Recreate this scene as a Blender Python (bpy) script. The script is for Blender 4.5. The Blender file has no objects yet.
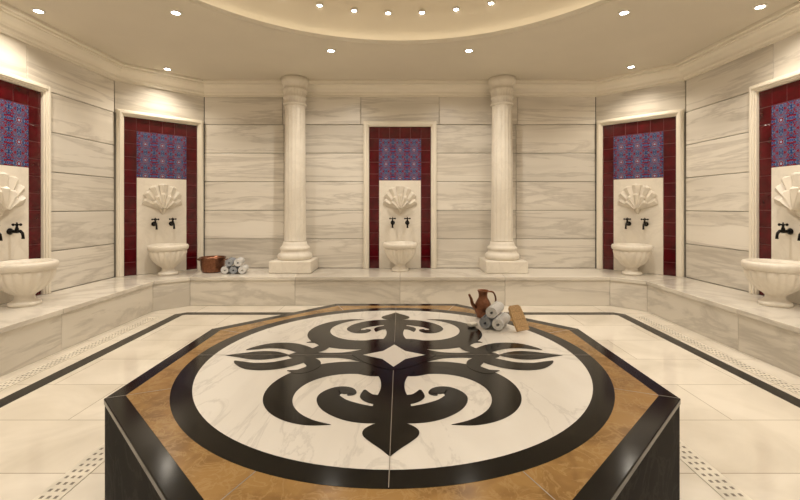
import bpy, bmesh, math, random
from mathutils import Vector, Matrix
random.seed(7)
S = bpy.context.scene
S.view_settings.view_transform = 'Standard'
S.view_settings.look = 'None'
S.view_settings.exposure = -0.05

# ------------------------------------------------------------------ materials
def newmat(name):
    m = bpy.data.materials.new(name); m.use_nodes = True
    nt = m.node_tree; b = nt.nodes['Principled BSDF']
    return m, nt, b
def N(nt, t, **kw):
    n = nt.nodes.new(t)
    for k, v in kw.items(): setattr(n, k, v)
    return n
def ramp(nt, stops):
    r = nt.nodes.new('ShaderNodeValToRGB'); e = r.color_ramp.elements
    e[0].position, e[0].color = stops[0][0], (*stops[0][1], 1)
    e[1].position, e[1].color = stops[-1][0], (*stops[-1][1], 1)
    for p, c in stops[1:-1]:
        x = e.new(p); x.color = (*c, 1)
    return r
def lin(c):
    return tuple(((x/255)/12.92 if x/255 <= .04045 else ((x/255+.055)/1.055)**2.4) for x in c)
def marble(name, base, mid, vein, scale=(1,1,1), rough=.25, island=True, veinamt=1.0, spec=.5, vs=1.0, var=(.88,1.05), vw=.04, dist=1.0, det=9):
    m, nt, b = newmat(name); L = nt.links.new
    tc = N(nt,'ShaderNodeTexCoord'); mp = N(nt,'ShaderNodeMapping')
    mp.inputs['Scale'].default_value = scale
    geo = N(nt,'ShaderNodeNewGeometry')
    add = N(nt,'ShaderNodeVectorMath', operation='ADD')
    L(tc.outputs['Object'], mp.inputs['Vector'])
    L(mp.outputs[0], add.inputs[0])
    if island:
        mul = N(nt,'ShaderNodeMath', operation='MULTIPLY'); mul.inputs[1].default_value = 57.0
        L(geo.outputs['Random Per Island'], mul.inputs[0])
        L(mul.outputs[0], add.inputs[1])
    n1 = N(nt,'ShaderNodeTexNoise'); n1.inputs['Scale'].default_value = 1.1*vs; n1.inputs['Detail'].default_value = 5
    n1.inputs['Distortion'].default_value = .5
    n2 = N(nt,'ShaderNodeTexNoise'); n2.inputs['Scale'].default_value = 1.7*vs; n2.inputs['Detail'].default_value = det
    n2.inputs['Distortion'].default_value = dist; n2.inputs['Roughness'].default_value=.6
    L(add.outputs[0], n1.inputs['Vector']); L(add.outputs[0], n2.inputs['Vector'])
    r1 = ramp(nt, [(.34, mid), (.56, base)])
    L(n1.outputs['Fac'], r1.inputs[0])
    r2 = ramp(nt, [(.5-vw,(0,0,0)),(.5,(veinamt,)*3),(.5+vw,(0,0,0))])
    L(n2.outputs['Fac'], r2.inputs[0])
    mx = N(nt,'ShaderNodeMix', data_type='RGBA')
    L(r2.outputs[0], mx.inputs[0]); L(r1.outputs[0], mx.inputs[6]); mx.inputs[7].default_value = (*vein,1)
    last = mx.outputs[2]
    if island:
        rr = N(nt,'ShaderNodeMapRange'); rr.inputs[3].default_value=var[0]; rr.inputs[4].default_value=var[1]
        L(geo.outputs['Random Per Island'], rr.inputs[0])
        m2 = N(nt,'ShaderNodeVectorMath', operation='SCALE')
        L(last, m2.inputs[0]); L(rr.outputs[0], m2.inputs['Scale']); last = m2.outputs[0]
    L(last, b.inputs['Base Color'])
    b.inputs['Roughness'].default_value = rough
    b.inputs['Specular IOR Level'].default_value = spec
    return m
def plain(name, col, rough=.5, metal=0, nscale=0, namt=.15, bump=0):
    m, nt, b = newmat(name); L = nt.links.new
    b.inputs['Roughness'].default_value = rough; b.inputs['Metallic'].default_value = metal
    tc = N(nt,'ShaderNodeTexCoord'); n = N(nt,'ShaderNodeTexNoise')
    n.inputs['Scale'].default_value = nscale or 6; n.inputs['Detail'].default_value = 5
    L(tc.outputs['Object'], n.inputs['Vector'])
    r = ramp(nt, [(.3, tuple(c*(1-namt) for c in col)), (.7, tuple(min(1,c*(1+namt)) for c in col))])
    L(n.outputs['Fac'], r.inputs[0]); L(r.outputs[0], b.inputs['Base Color'])
    if bump:
        bp = N(nt,'ShaderNodeBump'); bp.inputs['Strength'].default_value = bump; bp.inputs['Distance'].default_value=.01
        L(n.outputs['Fac'], bp.inputs['Height']); L(bp.outputs[0], b.inputs['Normal'])
    return m
def emis(name, col, st):
    m, nt, b = newmat(name)
    b.inputs['Base Color'].default_value = (*col,1)
    b.inputs['Emission Color'].default_value = (*col,1); b.inputs['Emission Strength'].default_value = st
    return m

M_wall  = marble('wall_marble', lin((233,226,214)), lin((210,202,189)), lin((176,167,155)), (.22,1,2.1), .32, veinamt=.5, vw=.05, dist=.6, det=7, var=(.87,1.04))
M_bench = marble('bench_marble', lin((227,220,208)), lin((203,195,182)), lin((168,160,149)), (.3,.3,1.4), .16, veinamt=.4, var=(.92,1.04), vw=.05, dist=.6, det=7)
M_stone = marble('carved_stone', lin((235,227,213)), lin((223,214,199)), lin((198,189,175)), (1,1,1), .32, island=False, veinamt=.2)
M_white = marble('platform_white_marble', lin((242,238,231)), lin((230,225,217)), lin((186,181,175)), (1.0,.35,1), .15, island=False, veinamt=.35, vs=1.5, vw=.02)
M_black = marble('black_marble', lin((14,13,13)), lin((7,7,7)), lin((40,38,36)), (1,1,1), .14, island=False, veinamt=.2, vs=2, spec=.28)
M_brown = marble('golden_brown_marble', lin((160,124,74)), lin((130,97,55)), lin((182,150,102)), (1,1,1), .2, island=False, veinamt=.45, vs=6, spec=.35)
M_side  = marble('platform_side_marble', lin((30,27,26)), lin((14,13,12)), lin((62,58,54)), (1,1,1), .6, island=False, veinamt=.35, vs=2, spec=.04)
M_paint = plain('ceiling_paint', lin((214,205,187)), .8, nscale=2, namt=.02)
M_dome  = plain('dome_plaster', lin((230,218,195)), .8, nscale=2, namt=.02)
M_corn  = plain('cornice_plaster', lin((236,228,212)), .5, nscale=3, namt=.02)
M_red   = plain('red_glazed_tile', lin((78,4,14)), .14, nscale=7, namt=.4)
M_grout = plain('grout', lin((112,58,60)), .8)
M_core  = plain('joint_mortar', lin((150,143,131)), .8)
M_bronze= plain('dark_bronze', lin((30,27,25)), .3, metal=.8)
M_copper= plain('copper', lin((128,88,68)), .28, metal=1, nscale=40, namt=.2, bump=.3)
M_towel = plain('towel_cotton', lin((214,213,211)), .95, nscale=120, namt=.12, bump=.6)
M_towelg= plain('towel_grey', lin((150,154,160)), .95, nscale=120, namt=.15, bump=.6)
M_kese  = plain('woven_tan', lin((190,156,112)), .9, nscale=90, namt=.2, bump=.6)
M_soap  = plain('soap', lin((235,230,218)), .4)
M_line  = plain('joint_line', lin((150,142,132)), .6)
M_slot  = plain('drain_slot', lin((130,121,108)), .8)
M_grate = plain('drain_stone', lin((220,212,196)), .3)
M_lamp  = emis('lamp_glow', (1,.97,.9), 25)
M_cove  = emis('cove_strip', (1,.91,.76), 1.5)
M_trim  = plain('lamp_trim', lin((235,230,220)), .4)

# floor
def floor_mat():
    m, nt, b = newmat('floor_marble_tiles'); L = nt.links.new
    tc = N(nt,'ShaderNodeTexCoord')
    br = N(nt,'ShaderNodeTexBrick'); br.offset = 0.5
    br.inputs['Scale'].default_value = 1; br.inputs['Brick Width'].default_value = 1.2; br.inputs['Row Height'].default_value = .6
    br.inputs['Mortar Size'].default_value = .004; br.inputs['Mortar Smooth'].default_value=.1
    br.inputs['Color1'].default_value = (*lin((234,226,212)),1); br.inputs['Color2'].default_value=(*lin((224,215,199)),1)
    br.inputs['Mortar'].default_value = (*lin((180,169,151)),1)
    L(tc.outputs['Object'], br.inputs['Vector'])
    n = N(nt,'ShaderNodeTexNoise'); n.inputs['Scale'].default_value=1.4; n.inputs['Detail'].default_value=8; n.inputs['Distortion'].default_value=1.2
    L(tc.outputs['Object'], n.inputs['Vector'])
    r = ramp(nt, [(.3,(.82,.805,.78)),(.6,(1,1,1))]); L(n.outputs['Fac'], r.inputs[0])
    mx = N(nt,'ShaderNodeMix', data_type='RGBA', blend_type='MULTIPLY'); mx.inputs[0].default_value=1
    L(br.outputs['Color'], mx.inputs[6]); L(r.outputs[0], mx.inputs[7]); L(mx.outputs[2], b.inputs['Base Color'])
    b.inputs['Roughness'].default_value=.10
    return m
M_floor = floor_mat()

def iznik_mat():
    m, nt, b = newmat('iznik_tile'); L = nt.links.new
    tc = N(nt,'ShaderNodeTexCoord'); sp = N(nt,'ShaderNodeSeparateXYZ'); L(tc.outputs['Object'], sp.inputs[0])
    def pp(o, scale):
        a = N(nt,'ShaderNodeMath', operation='PINGPONG'); L(o, a.inputs[0]); a.inputs[1].default_value=scale; return a.outputs[0]
    u = pp(sp.outputs['X'], .125); v = pp(sp.outputs['Z'], .128)
    cb = N(nt,'ShaderNodeCombineXYZ'); L(u, cb.inputs[0]); L(v, cb.inputs[1])
    n = N(nt,'ShaderNodeTexNoise'); n.inputs['Scale'].default_value=14; n.inputs['Detail'].default_value=0; n.inputs['Distortion'].default_value=1.8
    L(cb.outputs[0], n.inputs['Vector'])
    navy=lin((20,32,78)); blue=lin((36,64,126)); lt=lin((140,162,190)); red=lin((124,16,36))
    r = ramp(nt, [(0,red),(.33,red),(.35,lt),(.38,navy),(.45,blue),(.47,lt),(.49,navy),(.52,navy),(.54,red),(.60,red),(.62,lt),(.65,blue),(1,blue)])
    L(n.outputs['Fac'], r.inputs[0])
    le = N(nt,'ShaderNodeVectorMath', operation='LENGTH'); L(cb.outputs[0], le.inputs[0])
    r2 = ramp(nt, [(0,lt),(.012,red),(.028,lt),(.034,navy),(1,navy)]); r2.color_ramp.interpolation='CONSTANT'
    L(le.outputs['Value'], r2.inputs[0])
    lt2 = N(nt,'ShaderNodeMath', operation='LESS_THAN'); L(le.outputs['Value'], lt2.inputs[0]); lt2.inputs[1].default_value=.036
    mx = N(nt,'ShaderNodeMix', data_type='RGBA'); L(lt2.outputs[0], mx.inputs[0]); L(r.outputs[0], mx.inputs[6]); L(r2.outputs[0], mx.inputs[7])
    L(mx.outputs[2], b.inputs['Base Color']); b.inputs['Roughness'].default_value=.25; b.inputs['Specular IOR Level'].default_value=.3
    return m
M_iznik = iznik_mat()

# ------------------------------------------------------------------ mesh helpers
def obj(name, bm, mats, parent=None, mat=None, smooth=False, bevel=0, segs=2):
    me = bpy.data.meshes.new(name)
    bmesh.ops.recalc_face_normals(bm, faces=bm.faces[:])
    bm.to_mesh(me); bm.free()
    for m in (mats if isinstance(mats,(list,tuple)) else [mats]): me.materials.append(m)
    o = bpy.data.objects.new(name, me); S.collection.objects.link(o)
    if mat is not None: o.matrix_world = mat
    if parent is not None: o.parent = parent
    if smooth:
        for p in me.polygons: p.use_smooth = True
    if bevel:
        md = o.modifiers.new('bevel','BEVEL'); md.width = bevel; md.segments = segs; md.limit_method='ANGLE'; md.angle_limit=math.radians(40)
    return o
def empty(name, mat):
    e = bpy.data.objects.new(name, None); S.collection.objects.link(e); e.matrix_world = mat; e.empty_display_size=.1
    return e
def box(bm, x0,x1,y0,y1,z0,z1, mi=0, M=None):
    vs = [Vector((x,y,z)) for z in (z0,z1) for y in (y0,y1) for x in (x0,x1)]
    if M is not None: vs = [M@v for v in vs]
    v = [bm.verts.new(p) for p in vs]
    for f in ((0,2,3,1),(4,5,7,6),(0,1,5,4),(2,6,7,3),(0,4,6,2),(1,3,7,5)):
        fc = bm.faces.new([v[i] for i in f]); fc.material_index = mi
def prism(bm, pts, z0, z1, mi=0):
    a = [bm.verts.new((p[0],p[1],z0)) for p in pts]; b = [bm.verts.new((p[0],p[1],z1)) for p in pts]
    n=len(pts)
    fs=[bm.faces.new(a[::-1]), bm.faces.new(b)]
    for i in range(n): fs.append(bm.faces.new((a[i],a[(i+1)%n],b[(i+1)%n],b[i])))
    for f in fs: f.material_index=mi
def revolve(bm, prof, n=48, fn=None, mi=0, M=None, cap=True):
    rings=[]
    for (r,z) in prof:
        ring=[]
        for i in range(n):
            a=2*math.pi*i/n; rr = r if fn is None else fn(r,z,a)
            p=Vector((rr*math.cos(a), rr*math.sin(a), z))
            if M is not None: p=M@p
            ring.append(bm.verts.new(p))
        rings.append(ring)
    for k in range(len(rings)-1):
        for i in range(n):
            f=bm.faces.new((rings[k][i],rings[k][(i+1)%n],rings[k+1][(i+1)%n],rings[k+1][i])); f.material_index=mi; f.smooth=True
    if cap:
        for rg in (rings[0], rings[-1]):
            f=bm.faces.new(rg); f.material_index=mi
def tube(bm, pts, rad, n=12, mi=0):
    pts=[Vector(p) for p in pts]; rings=[]
    for k,p in enumerate(pts):
        t=(pts[min(k+1,len(pts)-1)]-pts[max(k-1,0)]).normalized()
        u=t.orthogonal().normalized() if k==0 else (u - t*u.dot(t)).normalized()
        w=t.cross(u); r = rad[k] if isinstance(rad,(list,tuple)) else rad
        rings.append([bm.verts.new(p+(u*math.cos(2*math.pi*i/n)+w*math.sin(2*math.pi*i/n))*r) for i in range(n)])
    for k in range(len(rings)-1):
        for i in range(n):
            f=bm.faces.new((rings[k][i],rings[k][(i+1)%n],rings[k+1][(i+1)%n],rings[k+1][i])); f.smooth=True; f.material_index=mi
    for rg in (rings[0],rings[-1]):
        f=bm.faces.new(rg); f.material_index=mi
def crom(pts, n=10):
    out=[]; P=[pts[0]]+list(pts)+[pts[-1]]
    for i in range(1,len(P)-2):
        for k in range(n):
            t=k/n; a,b,c,d=P[i-1],P[i],P[i+1],P[i+2]
            out.append(tuple(.5*((2*b[j])+(-a[j]+c[j])*t+(2*a[j]-5*b[j]+4*c[j]-d[j])*t*t+(-a[j]+3*b[j]-3*c[j]+d[j])*t**3) for j in range(len(b))))
    out.append(tuple(P[-2])); return out
def inset(poly, d):
    n=len(poly); out=[]
    cx=sum(p[0] for p in poly)/n; cy=sum(p[1] for p in poly)/n
    lines=[]
    for i in range(n):
        a=Vector(poly[i]); b=Vector(poly[(i+1)%n]); t=(b-a).normalized(); nn=Vector((-t.y,t.x))
        if nn.dot(Vector((cx,cy))-a)<0: nn=-nn
        lines.append((a+nn*d,t))
    for i in range(n):
        p,t=lines[i-1]; q,s=lines[i]
        cr=t.x*s.y-t.y*s.x; k=((q-p).x*s.y-(q-p).y*s.x)/cr
        out.append(tuple(p+t*k))
    return out

# ------------------------------------------------------------------ room shell
HC=3.74; HB=.45
room=[(-3.49,7.4),(3.49,7.4),(4.44,6.45),(4.62,-.9),(3.67,-1.85),(-3.67,-1.85),(-4.62,-.9),(-4.44,6.45)]
names=['back','back_right','right','front_right','front','front_left','left','back_left']
def frame(P,Q):
    P=Vector((*P,0)); Q=Vector((*Q,0)); x=(Q-P).normalized(); z=Vector((0,0,1)); y=z.cross(x)
    return Matrix(((x.x,y.x,0,P.x),(x.y,y.y,0,P.y),(0,0,1,0),(0,0,0,1))), (Q-P).length
NW=1.30
rowz=[HB,.97,1.48,1.99,2.50,3.01,3.52]
nic=[]
for i,nm in enumerate(names):
    P=room[i]; Q=room[(i+1)%8]
    M,L=frame(P,Q)
    if nm=='left': cs=[ (4.62+.9)*L/(7.35), (.95+.9)*L/7.35 ]
    elif nm=='right': cs=[ (6.45-4.62)*L/7.35, (6.45-.95)*L/7.35 ]
    else: cs=[L/2]
    bm=bmesh.new()
    box(bm,0,L,.03,.12,0,HC,1)
    cs_s=sorted(cs)
    edges=[0]
    for c in cs_s: edges += [c-NW/2, c+NW/2]
    edges.append(L)
    for r in range(6):
        z0,z1=rowz[r],rowz[r+1]
        def run(a,b):
            w=b-a
            if w<.05: return
            n=max(1,round(w/1.5)); 
            for k in range(n):
                box(bm,a+w*k/n+.003,a+w*(k+1)/n-.003,0.0,.03,z0+.004,z1-.004,0)
        if r<5:
            for k in range(0,len(edges),2): run(edges[k],edges[k+1])
        else: run(0,L)
    o=obj('wall_'+nm,bm,[M_wall,M_core],mat=M,bevel=.008)
    for c in cs_s: nic.append((M@Matrix.Translation((c,0,0)), nm))

bm=bmesh.new(); prism(bm,room,-.05,0); obj('floor',bm,M_floor)

# bench
inner=[(-3.27,6.46),(3.27,6.46),(3.63,6.12),(3.55,-.55),(3.25,-.85),(-3.25,-.85),(-3.55,-.55),(-3.63,6.12)]
be=empty('marble_bench',Matrix.Identity(4))
outer=inset(room,.002)
bm=bmesh.new()
core=inset(inner,-.05)
for i in range(8):
    j=(i+1)%8; prism(bm,[outer[i],outer[j],core[j],core[i]],0,HB-.055)
obj('core',bm,M_core,parent=be)
bm=bmesh.new()
for i in range(8):
    j=(i+1)%8
    o0,o1,i0,i1=[Vector(p) for p in (outer[i],outer[j],inner[i],inner[j])]
    Lh=(i1-i0).length; n=max(1,round(Lh/1.62))
    for k in range(n):
        g=.002/Lh
        a=k/n+g; b=(k+1)/n-g
        prism(bm,[o0.lerp(o1,a),o0.lerp(o1,b),i0.lerp(i1,b),i0.lerp(i1,a)],HB-.055,HB)
obj('top_slabs',bm,M_bench,parent=be,bevel=.006)
bm=bmesh.new()
f0=inset(inner,-.02); f1=inset(inner,-.049)
for i in range(8):
    j=(i+1)%8
    a0,a1,b0,b1=[Vector(p) for p in (f0[i],f0[j],f1[i],f1[j])]
    Lh=(a1-a0).length; n=max(1,round(Lh/1.62))
    for k in range(n):
        g=.002/Lh; a=k/n+g; b=(k+1)/n-g
        prism(bm,[b0.lerp(b1,a),b0.lerp(b1,b),a0.lerp(a1,b),a0.lerp(a1,a)],0.001,HB-.057)
obj('front_slabs',bm,M_bench,parent=be,bevel=.003)

bm=bmesh.new()
so=inset(inner,.40); si=inset(inner,.53)
for i in range(8):
    j=(i+1)%8; prism(bm,[so[i],so[j],si[j],si[i]],.0005,.0025)
obj('trim_floor_black_border',bm,M_black)

def grate(p,q,w):
    P=Vector((*p,0)); Q=Vector((*q,0)); x=(Q-P); L=x.length; M,_=frame(p,q)
    bm=bmesh.new(); box(bm,0,L,0,w,.0005,.004,0)
    k=.03
    while k<L-.05:
        for r in range(3):
            y=w*(.16+.27*r)
            box(bm,k,k+.022,y,y+w*.12,.0041,.0046,1)
        k+=.055
    return obj('floor_drain_grate',bm,[M_grate,M_slot],mat=M)
for sgn in(-1,1):
    grate((sgn*3.30,.5) if sgn<0 else (3.30,5.8),(sgn*3.38,5.8) if sgn<0 else (3.22,.5),.12)

prof=[(0.001,3.50),(.035,3.50),(.035,3.53),(.055,3.545),(.06,3.575),(.085,3.60),(.13,3.625),(.16,3.66),(.165,3.675),(.20,3.675),(.20,3.70),(.24,3.705),(.24,3.739),(.001,3.739)]
bm=bmesh.new(); rings=[]
for d,z in prof: rings.append([bm.verts.new((p[0],p[1],z)) for p in inset(room,d)])
for k in range(len(rings)):
    a=rings[k]; b=rings[(k+1)%len(rings)]
    for i in range(8): bm.faces.new((a[i],a[(i+1)%8],b[(i+1)%8],b[i]))
obj('trim_cornice',bm,M_corn)

# ceiling with circular opening
DC=Vector((0,2.85)); DR=2.72
angs=sorted([2*math.pi*i/96 for i in range(96)]+[math.atan2(p[1]-DC.y,p[0]-DC.x)%(2*math.pi) for p in room])
def hit(a):
    d=Vector((math.cos(a),math.sin(a))); best=None
    for i in range(8):
        p=Vector(room[i]); q=Vector(room[(i+1)%8]); s=q-p
        cr=d.x*s.y-d.y*s.x
        if abs(cr)<1e-9: continue
        w=p-DC; t=(w.x*s.y-w.y*s.x)/cr; u=(w.x*d.y-w.y*d.x)/cr
        if t>0 and -1e-6<=u<=1+1e-6 and (best is None or t<best): best=t
    return DC+d*best
bm=bmesh.new()
profc=[(None,HC),(DR+.05,HC),(DR+.045,HC-.015),(DR+.01,HC-.02),(DR,HC-.01),(DR,HC+.035),(DR+.03,HC+.035),(DR+.03,HC+.005),(DR+.30,HC+.005),(DR+.30,HC+.06)]
rings=[]
for r,z in profc:
    ring=[]
    for a in angs:
        p = hit(a) if r is None else DC+Vector((math.cos(a),math.sin(a)))*r
        ring.append(bm.verts.new((p.x,p.y,z)))
    rings.append(ring)
n=len(angs)
for k in range(len(rings)-1):
    for i in range(n): bm.faces.new((rings[k][i],rings[k][(i+1)%n],rings[k+1][(i+1)%n],rings[k+1][i]))
obj('ceiling',bm,M_paint)
def domez(r): return HC+.08+.72*(1-(r/(DR+.30))**2)
bm=bmesh.new()
RR=DR+.30
rr=[(RR,HC+.06)]+[(RR*math.cos(math.pi/2*k/14)+1e-4, domez(RR*math.cos(math.pi/2*k/14))) for k in range(0,15)]
revolve(bm,rr,96,M=Matrix.Translation((DC.x,DC.y,0)),cap=True)
o=obj('ceiling_dome',bm,M_dome)
me=o.data; bm=bmesh.new(); bm.from_mesh(me)
bad=[f for f in bm.faces if len(f.verts)>20 and f.calc_center_median().z<HC+.3]
bmesh.ops.delete(bm,geom=bad,context='FACES'); bm.to_mesh(me); bm.free()
bm=bmesh.new()
revolve(bm,[(DR+.10,HC+.008),(DR+.20,HC+.008),(DR+.20,HC+.018),(DR+.10,HC+.018),(DR+.10,HC+.008)],96,M=Matrix.Translation((DC.x,DC.y,0)),cap=False)
obj('cove_light_strip',bm,M_cove)
bm=bmesh.new()
for i in range(36):
    a=2*math.pi*(i+.35)/36; r=2.5; x=DC.x+r*math.cos(a); y=DC.y+r*math.sin(a); z=domez(r)
    revolve(bm,[(.03,z-.012),(.03,z-.008)],12,M=Matrix.Translation((x,y,0)),mi=0)
    revolve(bm,[(.031,z-.012),(.045,z-.012),(.045,z+.01),(.031,z+.01),(.031,z-.012)],12,M=Matrix.Translation((x,y,0)),cap=False,mi=1)
obj('dome_downlights',bm,[M_lamp,M_trim])

def downlight(x,y,power,size=120,col=(1,.92,.81),aim=None):
    M=Matrix.Translation((x,y,HC))
    bm=bmesh.new()
    revolve(bm,[(.042,-.008),(.042,-.004)],20,mi=0)
    revolve(bm,[(.043,-.010),(.062,-.008),(.064,-.001),(.043,-.001),(.043,-.010)],24,mi=1,cap=False)
    o=obj('recessed_downlight',bm,[M_lamp,M_trim],mat=M)
    ld=bpy.data.lights.new('bulb','SPOT'); ld.energy=power; ld.spot_size=math.radians(size); ld.spot_blend=.9; ld.color=col; ld.shadow_soft_size=.05
    lo=bpy.data.objects.new('bulb',ld); S.collection.objects.link(lo); lo.parent=o; lo.location=(0,0,-.03)
    if aim:
        d=Vector(aim)-Vector((x,y,HC-.03)); lo.rotation_euler=d.to_track_quat('-Z','Y').to_euler()
for i in range(10):
    a=math.radians(90+18+36*i)
    downlight(DC.x+3.13*math.cos(a),DC.y+3.13*math.sin(a),138,142,aim=(DC.x+3.8*math.cos(a),DC.y+3.8*math.sin(a),.5))
for x,y in ((-3.70,6.6),(3.62,6.5),(-4.05,4.65),(3.95,4.55),(-4.1,1.3),(4.1,1.3),(-3.6,-.9),(3.6,-.9)):
    downlight(x,y,72,135,col=(1,.89,.74))

# ------------------------------------------------------------------ niches
def niche(M):
    e=empty('tiled_niche',M)
    zt=3.07; w=NW/2
    bm=bmesh.new()
    for (a,b,t) in ((0,.10,.035),(.012,.085,.055),(.03,.062,.07)):
        box(bm,-w+a,-w+b,-t,.03,HB+.001,zt-a)
        box(bm,w-b,w-a,-t,.03,HB+.001,zt-a)
        box(bm,-w+b,w-b,-t,.03,zt-b,zt-a)
    obj('frame',bm,M_corn,parent=e,bevel=.006)
    iw=w-.10; pw=.375; it=zt-.10
    bm=bmesh.new(); box(bm,-iw,iw,.004,.03,HB,it); obj('grout_bed',bm,M_grout,parent=e)
    bm=bmesh.new()
    h=.2125; n=round((it-HB)/h); h=(it-HB)/n
    for k in range(n):
        for s in (-1,1):
            x0,x1=sorted((s*pw,s*iw)); box(bm,x0+.004,x1-.004,-.002,.012,HB+k*h+.005,HB+(k+1)*h-.005)
    for k in range(4):
        box(bm,-pw+k*pw/2+.005,-pw+(k+1)*pw/2-.005,-.002,.012,it-h+.005,it-.003)
    obj('red_tiles',bm,M_red,parent=e,bevel=.003)
    bm=bmesh.new(); box(bm,-pw+.004,pw-.004,-.008,.012,2.02,it-h-.004); obj('iznik_panel',bm,M_iznik,parent=e)
    bm=bmesh.new(); box(bm,-pw+.004,pw-.004,-.012,.012,HB+.002,2.012); obj('marble_slab',bm,M_stone,parent=e,bevel=.004)

def shell(M):
    bm=bmesh.new()
    def ray(a,r0,r1,w0,w1,t,base):
        dx,dz=math.sin(a),math.cos(a); px,pz=dz,-dx
        def P(r,s,y): return bm.verts.new((dx*r+px*s, -y, dz*r+pz*s))
        a0=P(r0,-w0,base); b0=P(r0,w0,base); a1=P(r1,-w1,base); b1=P(r1,w1,base)
        A=P(r0,0,base+t*.5); B=P(r1-.01,0,base+t); tip=P(r1+.02,0,base+t*.3)
        A0=P(r0,-w0,0);B0=P(r0,w0,0);A1=P(r1,-w1,0);B1=P(r1,w1,0);T=P(r1+.02,0,0)
        for f in ((a0,a1,B,A),(A,B,b1,b0),(a1,tip,B),(B,tip,b1),(a0,A0,A1,a1),(b1,B1,B0,b0),(a1,A1,T,tip),(tip,T,B1,b1),(a0,A,b0),(A0,a0,b0,B0)):
            bm.faces.new(f)
    Ls=[.42,.405,.37,.31]
    for i in range(-3,4):
        ray(math.radians(20*i), .03, Ls[abs(i)], .010, .068, .05,.02+.012*(3-abs(i)))
    for i in range(-2,3):
        ray(math.radians(23*i), .03, [.26,.24,.19][abs(i)], .010, .048, .05,.085)
    revolve(bm,[(.005,-.07),(.03,-.045),(.05,0),(.055,.04),(.03,.075),(.005,.09)],16)
    for v in bm.verts: v.co.y=min(v.co.y,0)
    return obj('carved_shell_ornament',bm,M_stone,mat=M@Matrix.Translation((0,-.014,1.49)))
def taps(M):
    for s in (-1,1):
        bm=bmesh.new()
        R=Matrix.Rotation(math.pi/2,4,'X')
        revolve(bm,[(.038,0),(.038,.008),(.026,.018),(.02,.03)],20,M=R)
        tube(bm,[(0,-.02,0),(0,-.10,0)],[.019,.021])
        tube(bm,[(0,-.085,0),(0,-.125,.005),(0,-.15,-.02),(0,-.158,-.06),(0,-.158,-.085)],[.019,.017,.015,.014,.017])
        tube(bm,[(0,-.085,.0),(0,-.085,.035),(0,-.085,.05),(0,-.085,.075)],[.022,.018,.012,.012])
        tube(bm,[(-.045,-.085,.078),(.045,-.085,.078)],.009)
        tube(bm,[(0,-.13,.078),(0,-.04,.078)],.009)
        for q in ((-.045,-.085),(.045,-.085),(0,-.13),(0,-.04)):
            bmesh.ops.create_uvsphere(bm,u_segments=10,v_segments=6,radius=.015,matrix=Matrix.Translation((q[0],q[1],.078)))
        tube(bm,[(0,-.085,.075),(0,-.085,.105)],[.012,.005])
        obj('bronze_tap',bm,M_bronze,mat=M@Matrix.Translation((s*.13,-.014,1.26)),smooth=True)
def basin(M):
    bm=bmesh.new()
    def fn(r,z,a):
        r*=.92
        if .13<z<.385 and r>.09: return r*(1+.06*abs(math.sin(a*9))-.035)
        return r
    pr=[(.155,0),(.16,.02),(.155,.04),(.12,.055),(.10,.075),(.095,.105),(.11,.125),(.125,.135),(.15,.15),(.20,.19),(.245,.24),(.275,.30),(.288,.35),(.29,.38),
        (.285,.39),(.295,.395),(.315,.41),(.322,.435),(.322,.46),(.31,.478),(.285,.485),(.262,.478),(.25,.45),(.22,.38),(.15,.31),(.04,.285)]
    revolve(bm,pr,144,fn)
    obj('marble_wash_basin',bm,M_stone,mat=M@Matrix.Translation((0,-.315,HB+.001)))
for M,nm in nic:
    if nm.startswith('front'): continue
    niche(M); shell(M); taps(M); basin(M)

# ------------------------------------------------------------------ columns
def column(x):
    e=empty('marble_column',Matrix.Translation((x,7.12,HB+.001)))
    H=HC-HB-.001
    bm=bmesh.new(); box(bm,-.345,.345,-.345,.275,0,.20); obj('plinth',bm,M_stone,parent=e,bevel=.015)
    bm=bmesh.new()
    pr=[(.27,.20),(.285,.22),(.292,.25),(.285,.28),(.27,.30),(.245,.31),(.238,.34),(.238,.36),(.25,.37),(.25,.40),(.235,.415),(.215,.43),(.205,.46),(.195,.50)]
    revolve(bm,pr,48)
    for v in bm.verts: v.co.y=min(v.co.y,.275)
    obj('base_mouldings',bm,M_stone,parent=e)
    bm=bmesh.new()
    def fl(r,z,a): return r*(1-.05*abs(math.cos(a*9))**.6) if .53<z<H-.50 else r
    zz=[.50,.525,.535]+[.6+k*(H-1.15)/8 for k in range(9)]+[H-.51,H-.50,H-.47]
    revolve(bm,[(.188-.020*(z/H),z) for z in zz],144,fl)
    obj('shaft',bm,M_stone,parent=e)
    bm=bmesh.new()
    pr=[(.17,H-.47),(.192,H-.465),(.197,H-.45),(.192,H-.435),(.176,H-.43),(.176,H-.36),(.192,H-.35),(.192,H-.33),(.18,H-.32),(.188,H-.26),(.206,H-.22),(.21,H-.20),(.192,H-.19),(.192,H-.14),(.215,H-.10),(.227,H-.08),(.227,H-.002)]
    def fc(r,z,a): return r*(1-.06*abs(math.cos(a*12))) if (H-.435<z<H-.355 or H-.31<z<H-.21) else r
    revolve(bm,pr,144,fc)
    obj('capital',bm,M_stone,parent=e)
column(-1.80); column(1.75)

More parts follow.
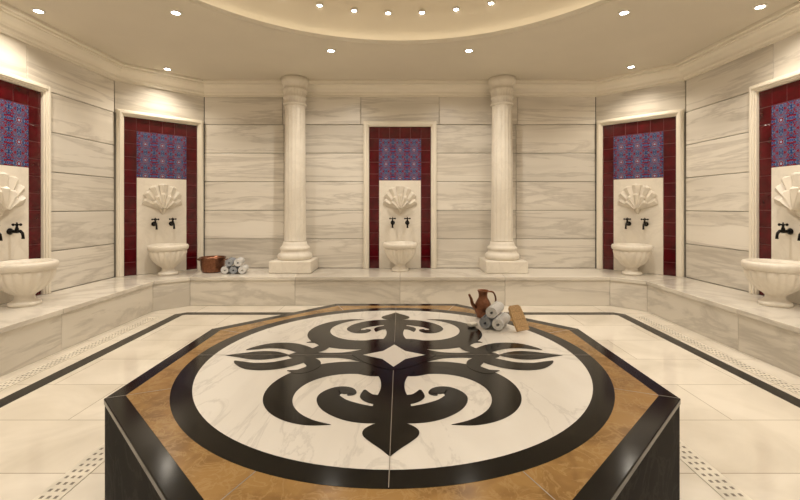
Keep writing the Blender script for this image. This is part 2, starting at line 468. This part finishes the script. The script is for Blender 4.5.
# ------------------------------------------------------------------ central platform
PX,PY,PW,PH=-.04,2.76,1.49,.55
def octa(w):
    R=w/math.cos(math.pi/8); return [(R*math.cos(math.pi/8+i*math.pi/4),R*math.sin(math.pi/8+i*math.pi/4)) for i in range(8)]
pe=empty('octagonal_marble_platform',Matrix.Translation((PX,PY,0)))
bm=bmesh.new(); prism(bm,octa(PW-.004),0.001,PH-.03); obj('side_cladding',bm,M_side,parent=pe,bevel=.003)
bm=bmesh.new(); prism(bm,octa(PW),PH-.03,PH); obj('black_border',bm,M_black,parent=pe,bevel=.004)
bm=bmesh.new(); prism(bm,octa(PW-.09),PH-.01,PH+.001); obj('brown_inlay',bm,M_brown,parent=pe)
def circ(r,n=128): return [(r*math.cos(2*math.pi*i/n),r*math.sin(2*math.pi*i/n)) for i in range(n)]
bm=bmesh.new(); prism(bm,circ(1.305),PH-.01,PH+.002); obj('black_ring',bm,M_black,parent=pe)
bm=bmesh.new(); prism(bm,circ(1.20),PH-.01,PH+.003); obj('white_disc',bm,M_white,parent=pe)
bm=bmesh.new(); ZC=[PH+.004]
def strip(Lp,Rp):
    ZC[0]+=.00004
    a=[bm.verts.new((*p,ZC[0])) for p in Lp]; b=[bm.verts.new((*p,ZC[0])) for p in Rp]
    for i in range(len(a)-1): bm.faces.new((a[i],a[i+1],b[i+1],b[i]))
def stroke(pts):
    P=crom(pts,10)
    for mu,mv in ((1,1),(-1,1),(1,-1),(-1,-1)):
        Lp=[];Rp=[]
        for k in range(len(P)):
            a=P[max(k-1,0)]; b=P[min(k+1,len(P)-1)]
            t=Vector((b[0]-a[0],b[1]-a[1])); t.normalize(); nn=Vector((-t.y,t.x)); w=max(P[k][2],.001)/2
            Lp.append(((P[k][0]+nn.x*w)*mu,(P[k][1]+nn.y*w)*mv)); Rp.append(((P[k][0]-nn.x*w)*mu,(P[k][1]-nn.y*w)*mv))
        strip(Lp,Rp)
cr=[]
for k in range(13):
    t=k/12; a=math.radians(60+208*t)
    r=.335; w=.20*math.sin(math.pi*min(1,(t*.68+.32)))**.78
    cr.append((-.262+r*math.cos(a),-.545+r*math.sin(a),w if k<12 else .004))
stroke([(-.02,-.14,.25)]+cr)
stroke([(0,-.79,.12),(-.09,-.79,.16),(-.19,-.76,.17),(-.285,-.69,.15),(-.33,-.60,.12),(-.30,-.53,.09),(-.25,-.53,.09),(-.22,-.565,.06),(-.235,-.59,.01)])
stroke([(0,-.66,.05),(-.07,-.64,.10),(-.13,-.60,.08),(-.15,-.52,.01)])
stroke([(0,-.08,.34),(0,-.22,.28),(0,-.36,.16),(0,-.5,.13),(0,-.66,.18),(0,-.80,.19),(0,-.86,.05)])
stroke([(0,-.83,.02),(0,-.875,.16),(0,-.92,.24),(0,-.97,.24),(0,-1.02,.17),(0,-1.07,.08),(0,-1.12,.004)])
stroke([(-.08,0,.34),(-.2,0,.25),(-.32,0,.12),(-.45,0,.09),(-.56,0,.13),(-.66,0,.11),(-.70,0,.03)])
stroke([(-.70,0,.02),(-.78,0,.12),(-.86,0,.16),(-.94,0,.14),(-1.02,0,.08),(-1.12,0,.004)])
stroke([(-.54,-.02,.06),(-.62,-.10,.12),(-.74,-.18,.13),(-.87,-.19,.11),(-.97,-.14,.06),(-1.02,-.10,.01)])
stroke([(-.58,-.05,.07),(-.52,-.12,.10),(-.50,-.20,.08),(-.56,-.27,.07),(-.64,-.26,.01)])
v=[bm.verts.new((*p,PH+.0066)) for p in [(.28,.0),(.20,.11),(.11,.2),(0,.26),(-.11,.2),(-.20,.11),(-.28,0),(-.20,-.11),(-.11,-.2),(0,-.26),(.11,-.2),(.20,-.11)]]; bm.faces.new(v)
obj('black_arabesque_inlay',bm,M_black,parent=pe)
bm=bmesh.new(); pts=[]
for i in range(8):
    a=i*math.pi/4; r=.205 if i%2==0 else .105
    pts.append((r*math.cos(a),r*math.sin(a)))
prism(bm,pts,PH+.003,PH+.0075); obj('white_star_inlay',bm,M_white,parent=pe)
bm=bmesh.new()
def seg(a,b,w,z):
    a=Vector(a);b=Vector(b);t=(b-a).normalized();nn=Vector((-t.y,t.x))*w/2
    prism(bm,[a-nn,b-nn,b+nn,a+nn],z-.0005,z)
for a,b in (((0,-.26),(0,-1.305)),((0,.26),(0,1.305)),((-.28,0),(-1.305,0)),((.28,0),(1.305,0))): seg(a,b,.003,PH+.0068)
for p in octa(PW-.002):
    v=Vector(p); seg(v.normalized()*1.307,p,.004,PH+.0018)
obj('slab_joints',bm,M_line,parent=pe)
for s in (-1,1):
    if s<0: grate((PX-1.75,1.0),(PX-1.75,3.3),.14)
    else: grate((PX+1.75,3.3),(PX+1.75,1.0),.14)

# ------------------------------------------------------------------ props
def towel(bm,p,ang,r,L,mi=0):
    M=Matrix.Translation(p)@Matrix.Rotation(ang,4,'Z')
    n=60; turns=3.2; th=r/turns*.72; out=[]
    for k in range(n*1+1):
        t=k/n; a=2*math.pi*turns*t; rr=.006+(r-th-.006)*t
        out.append((rr*math.cos(a),rr*math.sin(a),(rr+th)*math.cos(a),(rr+th)*math.sin(a)))
    vs=[]
    for (a,b,c,d) in out:
        vs.append([bm.verts.new(M@Vector((x,a,b))) for x in(-L/2,L/2)]+[bm.verts.new(M@Vector((x,c,d))) for x in(-L/2,L/2)])
    for k in range(n):
        A=vs[k];B=vs[k+1]
        for f in ((A[0],A[1],B[1],B[0]),(A[2],B[2],B[3],A[3]),(A[0],B[0],B[2],A[2]),(A[1],A[3],B[3],B[1])):
            fc=bm.faces.new(f); fc.material_index=mi
    bm.faces.new((vs[-1][0],vs[-1][1],vs[-1][3],vs[-1][2])).material_index=mi
zp=PH+.009
bm=bmesh.new(); A=math.radians(62); r=.050
for k,(off,z,mi) in enumerate(((0,0,1),(.104,0,0),(.052,.088,0))):
    d=Vector((math.sin(A),-math.cos(A),0))
    towel(bm,Vector((.74,3.44,zp+r+z))+d*off,A,r,.24,mi)
obj('rolled_towels',bm,[M_towel,M_towelg])
bm=bmesh.new()
pr=[(.052,0),(.058,.006),(.055,.015),(.07,.04),(.078,.075),(.074,.11),(.055,.15),(.040,.175),(.038,.20),(.044,.225),(.052,.24),(.048,.24),(.035,.20),(.034,.17),(.03,.15)]
revolve(bm,pr,32)
tube(bm,crom([(.072,0,.07),(.115,0,.10),(.125,0,.16),(.10,0,.215),(.046,0,.225)],5),.008,8)
tube(bm,crom([(-.068,0,.085),(-.10,0,.12),(-.115,0,.17),(-.135,0,.21)],5),[.02-.0007*k for k in range(16)],10)
obj('copper_jug',bm,M_copper,mat=Matrix.Translation((.74,3.70,zp))@Matrix.Rotation(math.radians(15),4,'Z'))
bm=bmesh.new()
pts=[(-.06,0),(.06,0),(.065,.10),(.06,.185),(.042,.205),(-.042,.205),(-.06,.185),(-.065,.10)]
prism(bm,pts,-.010,.010)
for k in range(3): box(bm,-.055,.055,.03+.06*k,.036+.06*k,.010,.014)
Mk=Matrix.Translation((.965,3.25,zp+.013))@Matrix.Rotation(math.radians(28),4,'Z')@Matrix.Rotation(math.radians(58),4,'X')
obj('woven_bath_mitt',bm,M_kese,mat=Mk,bevel=.005)
bm=bmesh.new(); box(bm,-.04,.04,-.026,.026,0,.03)
obj('soap_bar',bm,M_soap,mat=Matrix.Translation((.60,3.42,zp))@Matrix.Rotation(.5,4,'Z'),bevel=.012,segs=4)
bm=bmesh.new()
pr=[(.15,0),(.165,.01),(.18,.05),(.19,.12),(.195,.20),(.205,.235),(.21,.25),(.20,.25),(.185,.20),(.18,.12),(.165,.03),(.02,.02)]
revolve(bm,pr,48)
for s in(-1,1):
    tube(bm,crom([(s*.195,-.05,.2),(s*.235,-.04,.21),(s*.245,0,.215),(s*.235,.04,.21),(s*.195,.05,.2)],5),.010,8)
obj('copper_bowl',bm,M_copper,mat=Matrix.Translation((-3.15,6.98,HB+.001)))
bm=bmesh.new()
for k,(x,z,mi) in enumerate(((0,0,0),(.14,0,1),(.28,0,0),(.07,.12,1),(.21,.12,0))):
    towel(bm,Vector((-2.86+x,6.86,HB+.068+z)),math.radians(100),.065,.3,mi)
obj('rolled_towels',bm,[M_towel,M_towelg])

# ------------------------------------------------------------------ camera
cd=bpy.data.cameras.new('camera'); cd.lens=415/800*36; cd.sensor_width=36; cd.shift_y=-43/800; cd.clip_start=.05
co=bpy.data.objects.new('camera',cd); S.collection.objects.link(co)
co.location=(0,0,1.54); co.rotation_euler=(math.pi/2,0,0); S.camera=co
w=bpy.data.worlds.new('world'); S.world=w; w.use_nodes=True
w.node_tree.nodes['Background'].inputs[0].default_value=(.5,.45,.4,1); w.node_tree.nodes['Background'].inputs[1].default_value=.05
